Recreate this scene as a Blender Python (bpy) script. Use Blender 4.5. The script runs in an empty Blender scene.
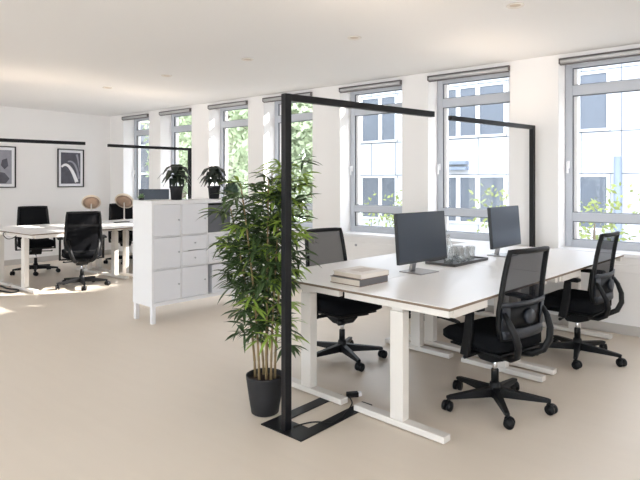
import bpy, bmesh, math, random
from math import sin, cos, pi, radians
from mathutils import Vector, Matrix
R = random.Random(7)
C = bpy.context.scene.collection
SC = bpy.context.scene

# ------------------------------------------------------------------ materials
def lin(c):
    c = c / 255.0
    return c / 12.92 if c <= 0.04045 else ((c + 0.055) / 1.055) ** 2.4

def rgb(r, g, b):
    return (lin(r), lin(g), lin(b), 1)

def mat(name, col, rough=0.6, metal=0.0, noise=0.0, scale=8.0, bump=0.0, spec=0.5, emit=None, estr=0.0):
    m = bpy.data.materials.new(name)
    m.use_nodes = True
    nt = m.node_tree
    p = nt.nodes['Principled BSDF']
    p.inputs['Base Color'].default_value = col
    p.inputs['Roughness'].default_value = rough
    p.inputs['Metallic'].default_value = metal
    p.inputs['Specular IOR Level'].default_value = spec
    if emit:
        p.inputs['Emission Color'].default_value = emit
        p.inputs['Emission Strength'].default_value = estr
    if noise or bump:
        tc = nt.nodes.new('ShaderNodeTexCoord')
        n = nt.nodes.new('ShaderNodeTexNoise')
        n.inputs['Scale'].default_value = scale
        n.inputs['Detail'].default_value = 5
        nt.links.new(tc.outputs['Object'], n.inputs['Vector'])
        if noise:
            mx = nt.nodes.new('ShaderNodeMix')
            mx.data_type = 'RGBA'
            mx.inputs['A'].default_value = tuple(max(0, x * (1 - noise)) for x in col[:3]) + (1,)
            mx.inputs['B'].default_value = tuple(min(1, x * (1 + noise)) for x in col[:3]) + (1,)
            nt.links.new(n.outputs['Fac'], mx.inputs['Factor'])
            nt.links.new(mx.outputs['Result'], p.inputs['Base Color'])
        if bump:
            b = nt.nodes.new('ShaderNodeBump')
            b.inputs['Strength'].default_value = bump
            b.inputs['Distance'].default_value = 0.002
            nt.links.new(n.outputs['Fac'], b.inputs['Height'])
            nt.links.new(b.outputs['Normal'], p.inputs['Normal'])
    return m

def glass_mat(name, gloss=0.06, tint=(1, 1, 1, 1)):
    m = bpy.data.materials.new(name)
    m.use_nodes = True
    nt = m.node_tree
    nt.nodes.remove(nt.nodes['Principled BSDF'])
    out = nt.nodes['Material Output']
    t = nt.nodes.new('ShaderNodeBsdfTransparent')
    t.inputs['Color'].default_value = tint
    g = nt.nodes.new('ShaderNodeBsdfGlossy')
    g.inputs['Roughness'].default_value = 0.02
    fr = nt.nodes.new('ShaderNodeLayerWeight')
    fr.inputs['Blend'].default_value = 0.12
    mul = nt.nodes.new('ShaderNodeMath')
    mul.operation = 'MULTIPLY_ADD'
    mul.inputs[1].default_value = 0.5
    mul.inputs[2].default_value = gloss
    mx = nt.nodes.new('ShaderNodeMixShader')
    nt.links.new(fr.outputs['Facing'], mul.inputs[0])
    nt.links.new(mul.outputs[0], mx.inputs['Fac'])
    nt.links.new(t.outputs[0], mx.inputs[1])
    nt.links.new(g.outputs[0], mx.inputs[2])
    nt.links.new(mx.outputs[0], out.inputs['Surface'])
    return m

def mesh_fabric_mat(name, col, opacity):
    """see-through woven chair net"""
    m = bpy.data.materials.new(name)
    m.use_nodes = True
    nt = m.node_tree
    p = nt.nodes['Principled BSDF']
    p.inputs['Base Color'].default_value = col
    p.inputs['Roughness'].default_value = 0.85
    p.inputs['Specular IOR Level'].default_value = 0.1
    t = nt.nodes.new('ShaderNodeBsdfTransparent')
    mx = nt.nodes.new('ShaderNodeMixShader')
    mx.inputs['Fac'].default_value = opacity
    nt.links.new(t.outputs[0], mx.inputs[1])
    nt.links.new(p.outputs[0], mx.inputs[2])
    nt.links.new(mx.outputs[0], nt.nodes['Material Output'].inputs['Surface'])
    return m

def floor_mat():
    m = mat('oak_floor', rgb(206, 190, 172), 0.42, spec=0.35)
    nt = m.node_tree
    p = nt.nodes['Principled BSDF']
    tc = nt.nodes.new('ShaderNodeTexCoord')
    mp = nt.nodes.new('ShaderNodeMapping')
    mp.inputs['Scale'].default_value = (0.6, 6.0, 1)
    n = nt.nodes.new('ShaderNodeTexNoise')
    n.inputs['Scale'].default_value = 2.2
    n.inputs['Detail'].default_value = 6
    n2 = nt.nodes.new('ShaderNodeTexNoise')
    n2.inputs['Scale'].default_value = 0.7
    n2.inputs['Detail'].default_value = 3
    mx = nt.nodes.new('ShaderNodeMix')
    mx.data_type = 'RGBA'
    mx.inputs['A'].default_value = rgb(214, 202, 187)
    mx.inputs['B'].default_value = rgb(228, 217, 203)
    ad = nt.nodes.new('ShaderNodeMath')
    ad.operation = 'MULTIPLY_ADD'
    ad.inputs[1].default_value = 0.35
    nt.links.new(tc.outputs['Object'], mp.inputs['Vector'])
    nt.links.new(mp.outputs[0], n.inputs['Vector'])
    nt.links.new(tc.outputs['Object'], n2.inputs['Vector'])
    m2 = nt.nodes.new('ShaderNodeMath')
    m2.operation = 'MULTIPLY'
    m2.inputs[1].default_value = 0.65
    nt.links.new(n2.outputs['Fac'], m2.inputs[0])
    nt.links.new(n.outputs['Fac'], ad.inputs[0])
    nt.links.new(m2.outputs[0], ad.inputs[2])
    nt.links.new(ad.outputs[0], mx.inputs['Factor'])
    nt.links.new(mx.outputs['Result'], p.inputs['Base Color'])
    return m

M = {}
M['wall'] = mat('wall_paint', rgb(238, 236, 235), 0.9, bump=0.1, scale=120, spec=0.2)
M['ceiling'] = mat('ceiling_paint', rgb(236, 235, 234), 0.9, bump=0.05, scale=90, spec=0.2)
M['floor'] = floor_mat()
M['white_trim'] = mat('white_trim', rgb(236, 236, 238), 0.5)
M['base'] = mat('baseboard_paint', rgb(190, 185, 180), 0.6)
M['frame'] = mat('window_frame', rgb(190, 194, 202), 0.4)
M['frame_dark'] = mat('window_gasket', rgb(96, 100, 108), 0.5)
M['glass'] = glass_mat('window_glass', 0.02)
M['blind'] = mat('blind_fabric', rgb(196, 196, 198), 0.7)
M['blind_rail'] = mat('blind_rail', rgb(105, 100, 100), 0.5)
M['black'] = mat('black_powder_coat', rgb(15, 16, 20), 0.45, spec=0.3)
M['plastic'] = mat('black_plastic', rgb(13, 14, 17), 0.5, spec=0.3)
M['shell'] = mat('dark_grey_plastic', rgb(40, 44, 52), 0.4)
M['seat'] = mat('black_fabric', rgb(18, 19, 22), 0.95, noise=0.25, scale=180, bump=0.3, spec=0.1)
M['net'] = mesh_fabric_mat('chair_net', rgb(30, 31, 36), 0.80)
M['net_dense'] = mesh_fabric_mat('dense_chair_net', rgb(10, 11, 15), 0.99)
M['chrome'] = mat('chrome', rgb(190, 190, 192), 0.2, metal=1)
M['desk_top'] = mat('white_laminate', rgb(240, 238, 237), 0.32, spec=0.5)
M['desk_edge'] = mat('desk_edge_band', rgb(122, 104, 88), 0.6)
M['desk_metal'] = mat('white_metal', rgb(222, 217, 211), 0.45)
M['cabinet'] = mat('cabinet_white', rgb(228, 228, 230), 0.5)
M['cabinet_door'] = mat('cabinet_door_white', rgb(218, 219, 224), 0.5)
M['gap'] = mat('cabinet_inside', rgb(120, 120, 125), 0.7)
M['grey_box'] = mat('grey_box', rgb(92, 94, 100), 0.7)
M['knob'] = mat('knob_grey', rgb(170, 172, 176), 0.3, metal=0.6)
M['screen'] = mat('monitor_screen', rgb(44, 53, 66), 0.3, spec=0.4)
M['monitor'] = mat('monitor_case', rgb(42, 45, 50), 0.4)
M['stand'] = mat('monitor_stand', rgb(160, 158, 158), 0.3, metal=0.7)
M['pot'] = mat('black_pot', rgb(29, 29, 32), 0.65, noise=0.1, scale=20)
M['soil'] = mat('soil', rgb(52, 40, 32), 0.95, noise=0.4, scale=60, bump=0.8)
M['cane'] = mat('bamboo_cane', rgb(140, 120, 86), 0.6, noise=0.3, scale=12)
M['leaf'] = mat('bamboo_leaf', rgb(58, 78, 42), 0.5, noise=0.5, scale=9)
M['leaf_light'] = mat('bamboo_leaf_light', rgb(135, 160, 66), 0.5, noise=0.3, scale=9)
M['leaf_dark'] = mat('dark_leaf', rgb(36, 46, 36), 0.4, noise=0.4, scale=14)
M['ball'] = mat('topiary_leaf', rgb(66, 88, 72), 0.7, noise=0.5, scale=60)
M['succulent'] = mat('succulent_leaf', rgb(122, 150, 106), 0.6, noise=0.3, scale=40)
M['paper'] = mat('cream_pages', rgb(214, 203, 190), 0.85, noise=0.05, scale=40)
M['cover_white'] = mat('cream_cover', rgb(222, 214, 206), 0.5)
M['cover_print'] = mat('cover_print', rgb(198, 184, 172), 0.55)
M['cover_dark'] = mat('grey_cover', rgb(98, 96, 98), 0.5)
M['cover_under'] = mat('brown_cover', rgb(120, 96, 82), 0.6)
M['tray'] = mat('dark_tray', rgb(58, 54, 54), 0.35)
M['clear'] = glass_mat('drinking_glass', 0.22, (0.93, 0.95, 0.96, 1))
M['shade'] = mat('lamp_shade_cream', rgb(222, 206, 186), 0.7)
M['shade_in'] = mat('lamp_shade_brown', rgb(158, 132, 112), 0.7, noise=0.25, scale=30)
M['led_off'] = mat('led_diffuser', rgb(90, 90, 92), 0.5)
M['led_up'] = mat('led_up', rgb(255, 230, 205), 0.5, emit=(1, 0.80, 0.62, 1), estr=18)
M['downlight'] = mat('downlight_ring', rgb(226, 220, 212), 0.5)
M['downlight_lens'] = mat('downlight_lens', rgb(190, 172, 152), 0.4, emit=(1, 0.8, 0.6, 1), estr=0.03)
M['print_dark'] = mat('print_dark', rgb(84, 84, 94), 0.6, noise=0.5, scale=9)
M['print_mid'] = mat('print_mid', rgb(150, 150, 160), 0.6, noise=0.2, scale=14)
M['print_light'] = mat('print_light', rgb(238, 238, 242), 0.6)
M['cable'] = mat('black_cable', rgb(20, 20, 22), 0.5)
M['facade'] = mat('white_facade', rgb(172, 174, 180), 0.8, noise=0.02, scale=2)
M['facade_joint'] = mat('facade_joint', rgb(92, 98, 106), 0.8)
M['facade_frame'] = mat('facade_window_frame', rgb(192, 194, 198), 0.6)
M['facade_glass'] = mat('facade_glass', rgb(80, 86, 96), 0.5, noise=0.3, scale=1.5)
M['curtain'] = mat('facade_blind', rgb(92, 98, 108), 0.8, noise=0.15, scale=5)
M['drain'] = mat('drainpipe', rgb(112, 122, 138), 0.5)
M['grey_building'] = mat('grey_building', rgb(60, 67, 78), 0.7, noise=0.1, scale=2)
M['outside_ground'] = mat('courtyard_ground', rgb(150, 148, 140), 0.9, noise=0.2, scale=2)
M['tree_leaf'] = mat('tree_leaf', rgb(152, 164, 132), 0.8, noise=0.5, scale=0.9)
M['tree_leaf_yellow'] = mat('tree_leaf_yellow', rgb(122, 132, 76), 0.8, noise=0.3, scale=2)
M['bark'] = mat('bark', rgb(96, 84, 70), 0.9, noise=0.3, scale=8)

# ------------------------------------------------------------------ mesh helpers
class MB:
    def __init__(self):
        self.v = []; self.f = []; self.mi = []; self.mats = []; self.sm = []
        self.cur = 0; self.smooth = False
    def use(self, m, smooth=None):
        if m not in self.mats: self.mats.append(m)
        self.cur = self.mats.index(m)
        if smooth is not None: self.smooth = smooth
        return self
    def face(self, idx):
        self.f.append(idx); self.mi.append(self.cur); self.sm.append(self.smooth)
    def quadmesh(self, verts, faces, T=None):
        b = len(self.v)
        for p in verts:
            p = Vector(p)
            self.v.append(T @ p if T else p)
        for f in faces: self.face([b + i for i in f])
    def box(self, x0, x1, y0, y1, z0, z1, T=None):
        vs = [(x, y, z) for z in (z0, z1) for y in (y0, y1) for x in (x0, x1)]
        self.quadmesh(vs, [(0, 2, 3, 1), (4, 5, 7, 6), (0, 1, 5, 4), (2, 6, 7, 3), (0, 4, 6, 2), (1, 3, 7, 5)], T)
    def prism(self, pts, axis, a, b, T=None):
        """extrude 2-D outline along axis ('x','y','z') from a to b"""
        n = len(pts)
        def mk(p, t):
            if axis == 'x': return (t, p[0], p[1])
            if axis == 'y': return (p[0], t, p[1])
            return (p[0], p[1], t)
        vs = [mk(p, a) for p in pts] + [mk(p, b) for p in pts]
        fs = [tuple(range(n))[::-1], tuple(range(n, 2 * n))] + [(i, (i + 1) % n, n + (i + 1) % n, n + i) for i in range(n)]
        self.quadmesh(vs, fs, T)
    def tube(self, path, rad, n=8, T=None, cap=True, sx=1.0):
        path = [Vector(p) for p in path]
        rs = rad if isinstance(rad, (list, tuple)) else [rad] * len(path)
        vs = []; fs = []
        up = Vector((0, 0, 1))
        prev = None
        for i, p in enumerate(path):
            if i == 0: d = path[1] - p
            elif i == len(path) - 1: d = p - path[-2]
            else: d = (path[i + 1] - p).normalized() + (p - path[i - 1]).normalized()
            d.normalize()
            if prev is None:
                a = d.cross(up)
                if a.length < 1e-3: a = d.cross(Vector((1, 0, 0)))
            else:
                a = prev - d * prev.dot(d)
            a.normalize(); prev = a
            b = d.cross(a)
            for k in range(n):
                t = 2 * pi * k / n
                vs.append(p + (a * cos(t) * sx + b * sin(t)) * rs[i])
        for i in range(len(path) - 1):
            for k in range(n):
                k2 = (k + 1) % n
                fs.append((i * n + k, i * n + k2, (i + 1) * n + k2, (i + 1) * n + k))
        if cap:
            fs.append(tuple(range(n))[::-1])
            fs.append(tuple(range((len(path) - 1) * n, len(path) * n)))
        self.quadmesh(vs, fs, T)
    def lathe(self, prof, n=24, T=None):
        vs = []; fs = []
        for r, z in prof:
            for k in range(n):
                t = 2 * pi * k / n
                vs.append((r * cos(t), r * sin(t), z))
        for i in range(len(prof) - 1):
            for k in range(n):
                k2 = (k + 1) % n
                fs.append((i * n + k, i * n + k2, (i + 1) * n + k2, (i + 1) * n + k))
        fs.append(tuple(range(n))[::-1])
        fs.append(tuple(range((len(prof) - 1) * n, len(prof) * n)))
        self.quadmesh(vs, fs, T)
    def build(self, name, parent=None, bevel=0.0, loc=None, seg=2):
        me = bpy.data.meshes.new(name)
        me.from_pydata([tuple(p) for p in self.v], [], self.f)
        for m in self.mats: me.materials.append(m)
        me.polygons.foreach_set('material_index', self.mi)
        me.polygons.foreach_set('use_smooth', self.sm)
        me.update()
        bm = bmesh.new(); bm.from_mesh(me)
        bmesh.ops.recalc_face_normals(bm, faces=bm.faces)
        bm.to_mesh(me); bm.free()
        o = bpy.data.objects.new(name, me)
        C.objects.link(o)
        if parent: o.parent = parent
        if loc: o.location = loc
        if bevel:
            md = o.modifiers.new('bevel', 'BEVEL')
            md.width = bevel; md.segments = seg; md.limit_method = 'ANGLE'; md.angle_limit = radians(40)
        return o

def mb(m, smooth=False):
    return MB().use(m, smooth)

def boxo(name, m, dims, parent=None, bevel=0.0, T=None):
    b = mb(m); b.box(*dims, T=T)
    return b.build(name, parent, bevel)

def tag(o, label=None, cat=None, group=None, kind=None):
    if label: o['label'] = label
    if cat: o['category'] = cat
    if group: o['group'] = group
    if kind: o['kind'] = kind
    return o

def thing(name, label, cat, loc=(0, 0, 0), rz=0.0, group=None):
    o = bpy.data.objects.new(name, None)
    o.empty_display_size = 0.1
    C.objects.link(o)
    o.location = loc; o.rotation_euler = (0, 0, rz)
    return tag(o, label, cat, group)

def dup(o, loc, rz, label, group=None, parent=None):
    c = o.copy(); C.objects.link(c)
    if parent is None:
        c.location = loc; c.rotation_euler = (0, 0, rz)
        if label: c['label'] = label
        if group: c['group'] = group
    else:
        c.parent = parent
    for ch in [x for x in SC.objects if x.parent == o]:
        dup(ch, None, None, None, None, c)
    return c

def struct(o):
    o['kind'] = 'structure'
    return o

# ------------------------------------------------------------------ the room
WY = 5.88            # window wall inner face
XB = -10.2           # far wall with the pictures
XR = 3.6
YN = -3.6            # opposite wall
H = 2.73
TH = 0.37
struct(boxo('floor', M['floor'], (XB - .2, XR + .2, YN - .4, WY + TH, -0.12, 0)))
struct(boxo('ceiling', M['ceiling'], (XB - .2, XR + .2, YN - .4, WY + TH, H, H + 0.2)))
struct(boxo('wall_left', M['wall'], (XB - .2, XB, YN - .4, WY + TH, 0, H)))

WIN = [(-9.73, -8.875), (-8.518, -7.631), (-7.169, -6.249), (-5.907, -4.956), (-4.477, -3.525),
       (-3.171, -2.193), (-1.697, -0.72), (-0.22, 0.76), (1.25, 2.23)]
ZS, ZT = 0.73, 2.68  # opening bottom and top
b = mb(M['wall'])
edges = [XB] + [e for w in WIN for e in w] + [XR]
for i in range(0, len(edges), 2):
    b.box(edges[i], edges[i + 1], WY, WY + TH, 0, H)
for a, c in WIN:
    b.box(a, c, WY, WY + TH, 0, ZS)
    b.box(a, c, WY, WY + TH, ZT, H)
struct(b.build('wall_back'))
struct(boxo('baseboard_back', M['base'], (XB, XR, WY - .015, WY, 0, 0.09)))
struct(boxo('baseboard_left', M['base'], (XB, XB + .015, YN, WY - .015, 0, 0.09)))

FY = 6.11            # window frame plane
for i, (a, c) in enumerate(WIN):
    w = thing('window_%d' % (i + 1), None, None, (0, 0, 0))
    struct(w)
    f = mb(M['frame'])
    f.box(a, a + .07, FY, FY + .08, ZS, ZT)
    f.box(c - .07, c, FY, FY + .08, ZS, ZT)
    f.box(a + .07, c - .07, FY, FY + .08, 2.62, ZT)
    f.box(a + .07, c - .07, FY, FY + .08, 2.335, 2.44)
    f.box(a + .07, c - .07, FY, FY + .08, 1.035, 1.125)
    f.box(a + .07, c - .07, FY, FY + .08, ZS, 0.845)
    f.build('window_frame', w, 0.006)
    g = mb(M['frame_dark'])
    for z0, z1 in ((.845, 1.035), (1.125, 2.335), (2.44, 2.62)):
        g.box(a + .07, a + .078, FY + .012, FY + .05, z0, z1)
        g.box(c - .078, c - .07, FY + .012, FY + .05, z0, z1)
        g.box(a + .078, c - .078, FY + .012, FY + .05, z1 - .008, z1)
        g.box(a + .078, c - .078, FY + .012, FY + .05, z0, z0 + .006)
    g.build('window_gasket', w)
    s = mb(M['white_trim'])
    # white sash edge visible outside the gasket
    for z0, z1 in ((.845, 1.035), (1.125, 2.335), (2.44, 2.62)):
        s.box(a + .078, a + .115, FY + .03, FY + .07, z0, z1)
        s.box(c - .115, c - .078, FY + .03, FY + .07, z0, z1)
    s.build('window_sash', w)
    p = mb(M['glass'])
    for z0, z1 in ((.851, 1.027), (1.131, 2.327), (2.446, 2.612)):
        vs = [(a + .115, FY + .045, z0), (c - .115, FY + .045, z0), (c - .115, FY + .045, z1), (a + .115, FY + .045, z1)]
        p.quadmesh(vs, [(0, 1, 2, 3)])
    p.build('window_pane', w)
    h = mb(M['white_trim'])
    h.box(a + .022, a + .048, FY - .012, FY, 1.58, 1.66)
    h.box(a + .026, a + .044, FY - .05, FY - .012, 1.63, 1.648)
    h.box(a + .026, a + .044, FY - .055, FY - .035, 1.53, 1.648)
    h.build('window_handle', w, 0.003)
    sl = mb(M['white_trim'])
    sl.box(a - .035, c + .035, WY - .045, WY, .73, .768)
    sl.box(a, c, WY, FY, .73, .768)
    sl.build('window_sill', w, 0.004)
    boxo('sill_support', M['wall'], (a - .03, c + .03, WY - .022, WY, .585, .66), w, 0.003)

# roller blinds, one at the head of each window
for i, (a, c) in enumerate(WIN[:8]):
    lab = ['grey rolled-up roller blind over the window in the far corner',
           'grey rolled-up roller blind over second window from the far corner',
           'grey rolled-up roller blind over the window right above the first black pot plant',
           'grey rolled-up roller blind over the window behind the bamboo and lamp post',
           'grey rolled-up roller blind over window behind the nearer monitor',
           'grey rolled-up roller blind over window behind the farther monitor',
           'grey rolled-up roller blind over the rightmost window, cut by the frame',
           'grey rolled-up roller blind over window past the right of the frame'][i]
    t = thing('roller_blind', lab, 'blind', ((a + c) / 2 + .008, WY - .01, 2.652), 0, 'roller blinds')
    L = (c - a) / 2 - .004
    q = mb(M['blind'], True)
    q.tube([(-L + .015, -.012, -.003), (L - .015, -.012, -.003)], 0.021, 14)
    q.build('fabric_roll', t)
    q = mb(M['blind_rail']); q.box(-L, L, -.036, .008, .020, .030); q.build('top_rail', t, .002)
    q = mb(M['blind_rail']); q.box(-L + .01, L - .01, -.026, .004, -.038, -.028); q.build('bottom_rail', t, .002)
    for sx in (-1, 1):
        q = mb(M['blind_rail']); q.box(sx * (L - .006) - .005, sx * (L - .006) + .005, -.036, .006, -.026, .020); q.build('end_bracket', t, .002)

# opposite wall behind the viewer; large unseen windows added to let in more light
OW = [(-9.6 + 2.2 * k, -9.6 + 2.2 * k + 1.8) for k in range(6)]
b = mb(M['wall'])
edges = [XB] + [e for w in OW for e in w] + [XR]
for i in range(0, len(edges), 2):
    b.box(edges[i], edges[i + 1], YN - .4, YN, 0, H)
for a, c in OW:
    b.box(a, c, YN - .4, YN, 0, .5)
    b.box(a, c, YN - .4, YN, 2.6, H)
struct(b.build('wall_front'))
for i, (a, c) in enumerate(OW):
    w = thing('window_%d' % (i + 10), None, None)
    struct(w)
    f = mb(M['frame'])
    y0, y1 = YN - .3, YN - .22
    for x in (a, (a + c) / 2 - .035, c - .07): f.box(x, x + .07, y0, y1, .5, 2.6)
    for x0, x1 in ((a + .07, (a + c) / 2 - .035), ((a + c) / 2 + .035, c - .07)):
        f.box(x0, x1, y0, y1, .5, .58); f.box(x0, x1, y0, y1, 2.52, 2.6)
    f.build('window_frame', w)
    p = mb(M['glass'])
    p.quadmesh([(a + .07, YN - .26, .58), (c - .07, YN - .26, .58), (c - .07, YN - .26, 2.52), (a + .07, YN - .26, 2.52)], [(0, 1, 2, 3)])
    p.build('window_pane', w)

# end wall beyond the right edge: unseen glazed bays added for side light
SW = [(-2.9 + 2.1 * k, -2.9 + 2.1 * k + 1.8) for k in range(2)]
b = mb(M['wall'])
edges = [YN - .4] + [e for w in SW for e in w] + [WY + TH]
for i in range(0, len(edges), 2):
    b.box(XR, XR + .3, edges[i], edges[i + 1], 0, H)
for a, c in SW:
    b.box(XR, XR + .3, a, c, 0, .5)
    b.box(XR, XR + .3, a, c, 2.6, H)
struct(b.build('wall_right'))
for i, (a, c) in enumerate(SW):
    w = thing('window_%d' % (i + 16), None, None)
    struct(w)
    f = mb(M['frame'])
    for y in (a, (a + c) / 2 - .035, c - .07): f.box(XR + .2, XR + .27, y, y + .07, .5, 2.6)
    for y0, y1 in ((a + .07, (a + c) / 2 - .035), ((a + c) / 2 + .035, c - .07)):
        f.box(XR + .2, XR + .27, y0, y1, .5, .58); f.box(XR + .2, XR + .27, y0, y1, 2.52, 2.6)
    f.build('window_frame', w)
    p = mb(M['glass'])
    p.quadmesh([(XR + .235, a + .07, .58), (XR + .235, c - .07, .58), (XR + .235, c - .07, 2.52), (XR + .235, a + .07, 2.52)], [(0, 1, 2, 3)])
    p.build('window_pane', w)

# ceiling downlights
dl_first = None
for k, (x, lab) in enumerate([(-7.05, 'round recessed downlight farthest back in the ceiling row'),
                              (-5.70, 'round recessed downlight, second from far end of the row'),
                              (-4.28, 'round recessed downlight, middle one of the ceiling row'),
                              (-2.90, 'round recessed downlight above the nearer desk lamp beam'),
                              (-1.46, 'round recessed downlight, largest and nearest in view')]):
    if dl_first is None:
        t = thing('ceiling_downlight', lab, 'downlight', (x, 4.02, H), 0, 'recessed ceiling downlights')
        q = mb(M['downlight'], True)
        q.lathe([(.038, -.0005), (.062, -.0005), (.064, -.007), (.056, -.012), (.040, -.006), (.038, -.0005)], 28); q.build('rim', t)
        q = mb(M['downlight_lens'], True); q.lathe([(.0385, -.0004), (.0385, -.004), (.02, -.006), (.001, -.006)], 24); q.build('lens', t)
        dl_first = t
    else:
        dup(dl_first, (x, 4.02, H), 0, lab)

# ------------------------------------------------------------------ outside
struct(boxo('ground', M['outside_ground'], (-45, 30, WY + TH + .3, 45, -3.4, -3.2)))
GZ = -3.2
FB = 19.0
t = thing('office_building', 'white panelled office building with banded windows seen across the courtyard', 'building', (0, FB, GZ))
q = mb(M['facade'])
q.prism([(-14.6, 0), (14, 0), (14, 16.2), (8.2, 16.2), (2.9, 12.8), (2.5, 12.8), (2.5, 18.5), (-1.5, 18.5), (-1.5, 9.6), (-14.6, 9.6)], 'y', 0, 8)  # tall block and sloped roofline, out of view, added to shape the incoming sun
q.build('facade_wall', t)
q = mb(M['facade_joint'])
for z in (4.87, 6.18, 8.12):
    q.box(-14.6, 14, -.006, 0, z, z + .03)
for x in [-14 + 1.15 * k for k in range(24)]:
    q.box(x, x + .025, -.006, 0, 0, 9.5)
q.build('panel_joint', t)
def fwin(x0, x1, z0, z1, cuts, mm, curtain=None):
    f = mb(M['facade_frame'])
    f.box(x0, x1, -.05, 0, z0, z0 + .08); f.box(x0, x1, -.05, 0, z1 - .08, z1)
    for x in [x0, x1 - .09] + [c - .07 for c in cuts]:
        f.box(x, x + (.09 if x in (x0, x1 - .09) else .16), -.06, 0, z0, z1)
    fo = f.build('window_frame', t)
    xs = [x0] + list(cuts) + [x1]
    for k in range(len(xs) - 1):
        g = mb(M['curtain'] if curtain and k in curtain else mm)
        g.box(xs[k] + .1, xs[k + 1] - .1, -.02, -.001, z0 + .08, z1 - .08)
        g.build('pane', fo)
for x0, x1, cuts in ((-14.2, -11.6, (-13.35, -12.4)), (-9.7, -7.2, (-9.0, -8.25)), (-4.9, -3.95, ()), (-1.9, .4, (-1.1,)), (2.2, 4.8, (3.0, 3.9))):
    fwin(x0, x1, 3.10, 4.86, cuts, M['facade_glass'])
    fwin(x0, x1, 6.22, 8.1, cuts, M['facade_glass'], (1, 2) if cuts else (0,))
q = mb(M['drain'], True)
q.tube([(-3.72, -.1, 0), (-3.72, -.1, 5.4)], .11, 10); q.build('drainpipe', t)
q = mb(M['drain'])
for z in (5.25, 5.05): q.box(-9.4, -8.6, -.25, 0, z, z + .12)
q.build('awning', t)

t = thing('apartment_block', 'blue-grey building outside the window in the far corner', 'building', (-30, 14.5, GZ), radians(8))
boxo('facade_wall', M['grey_building'], (-5, 4, -4, 4, 0, 11), t)
for z in (2.2, 5.0, 7.8):
    for y in (-3.2, -1.0, 1.2):
        boxo('window', M['facade_frame'], (4, 4.05, y - .1, y + 1.6, z, z + 1.6), t)
        boxo('window', M['facade_glass'], (4.05, 4.07, y, y + 1.5, z + .1, z + 1.5), t)

def leaf_cloud(q, centre, rad, n, size, rr):
    for _ in range(n):
        while True:
            v = Vector((rr.uniform(-1, 1), rr.uniform(-1, 1), rr.uniform(-1, 1)))
            if .35 < v.length < 1: break
        c = Vector(centre) + Vector((v.x * rad[0], v.y * rad[1], v.z * rad[2]))
        u = Vector((rr.uniform(-1, 1), rr.uniform(-1, 1), rr.uniform(-1, 1))).normalized()
        w = u.cross(Vector((rr.uniform(-1, 1), rr.uniform(-1, 1), rr.uniform(-1, 1)))).normalized()
        s = size * rr.uniform(.6, 1.3)
        q.quadmesh([c - u * s, c + w * s * .45, c + u * s, c - w * s * .45], [(0, 1, 2, 3)])

def tree(x, y, h, r, label, leafm, n, size, name='courtyard_tree'):
    rr = random.Random(int(x * 10 + y * 7) + 99)
    t = thing(name, label, 'tree', (x, y, GZ), 0)
    q = mb(M['bark'], True)
    q.tube([(0, 0, 0), (.05, 0, h * .35), (-.04, .05, h * .7), (0, 0, h * .92)], [.02 * h + .03, .015 * h + .02, .01 * h + .01, .01], 8)
    for k in range(6):
        a = k * 1.1; z = h * (.4 + .07 * k)
        q.tube([(0, 0, z), (cos(a) * r * .4, sin(a) * r * .4, z + r * .35), (cos(a) * r * .75, sin(a) * r * .75, z + r * .55)], [.03, .02, .008], 6)
    q.build('trunk', t)
    q = mb(leafm)
    for k in range(9):
        a = k * 2.4; rad = r * .62
        c = (cos(a) * r * .45, sin(a) * r * .45, h - r * 1.25 + (k / 8.0) * r * 1.5 - r * .4)
        leaf_cloud(q, c, (rad, rad, rad * .85), n // 9, size, rr)
    q.build('foliage', t)
    return t
tree(-11.2, 12.0, 7.6, 2.0, 'tall pale green tree outside the window behind the bamboo', M['tree_leaf'], 6500, .12)
tree(-15.2, 13.4, 8.2, 2.1, 'tall pale green tree outside the window above the second small pot plant', M['tree_leaf'], 6000, .13)
tree(-20.0, 15.0, 7.4, 1.7, 'pale green tree outside the second window from the far corner', M['tree_leaf'], 3600, .13)
tree(-19.6, 23.0, 12.0, 3.0, 'distant pale tree seen through the window behind the bamboo', M['tree_leaf'], 3200, .22)
tree(-26.2, 23.0, 12.0, 3.0, 'distant pale tree seen in left half of the window above the second pot plant', M['tree_leaf'], 3200, .22)
tree(-33.0, 24.0, 12.0, 3.0, 'distant pale tree seen through the second window from the far corner', M['tree_leaf'], 2600, .24)
tree(-5.9, 9.6, 4.35, .7, 'small yellow-green tree outside the window behind the nearer monitor', M['tree_leaf_yellow'], 520, .05, 'young_tree')
tree(-3.55, 9.3, 4.55, .62, 'small yellow-green tree outside the window behind the farther monitor', M['tree_leaf_yellow'], 420, .05, 'young_tree')
tree(-2.15, 9.3, 4.35, .8, 'small yellow-green tree outside the rightmost window', M['tree_leaf_yellow'], 560, .055, 'young_tree')

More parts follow.
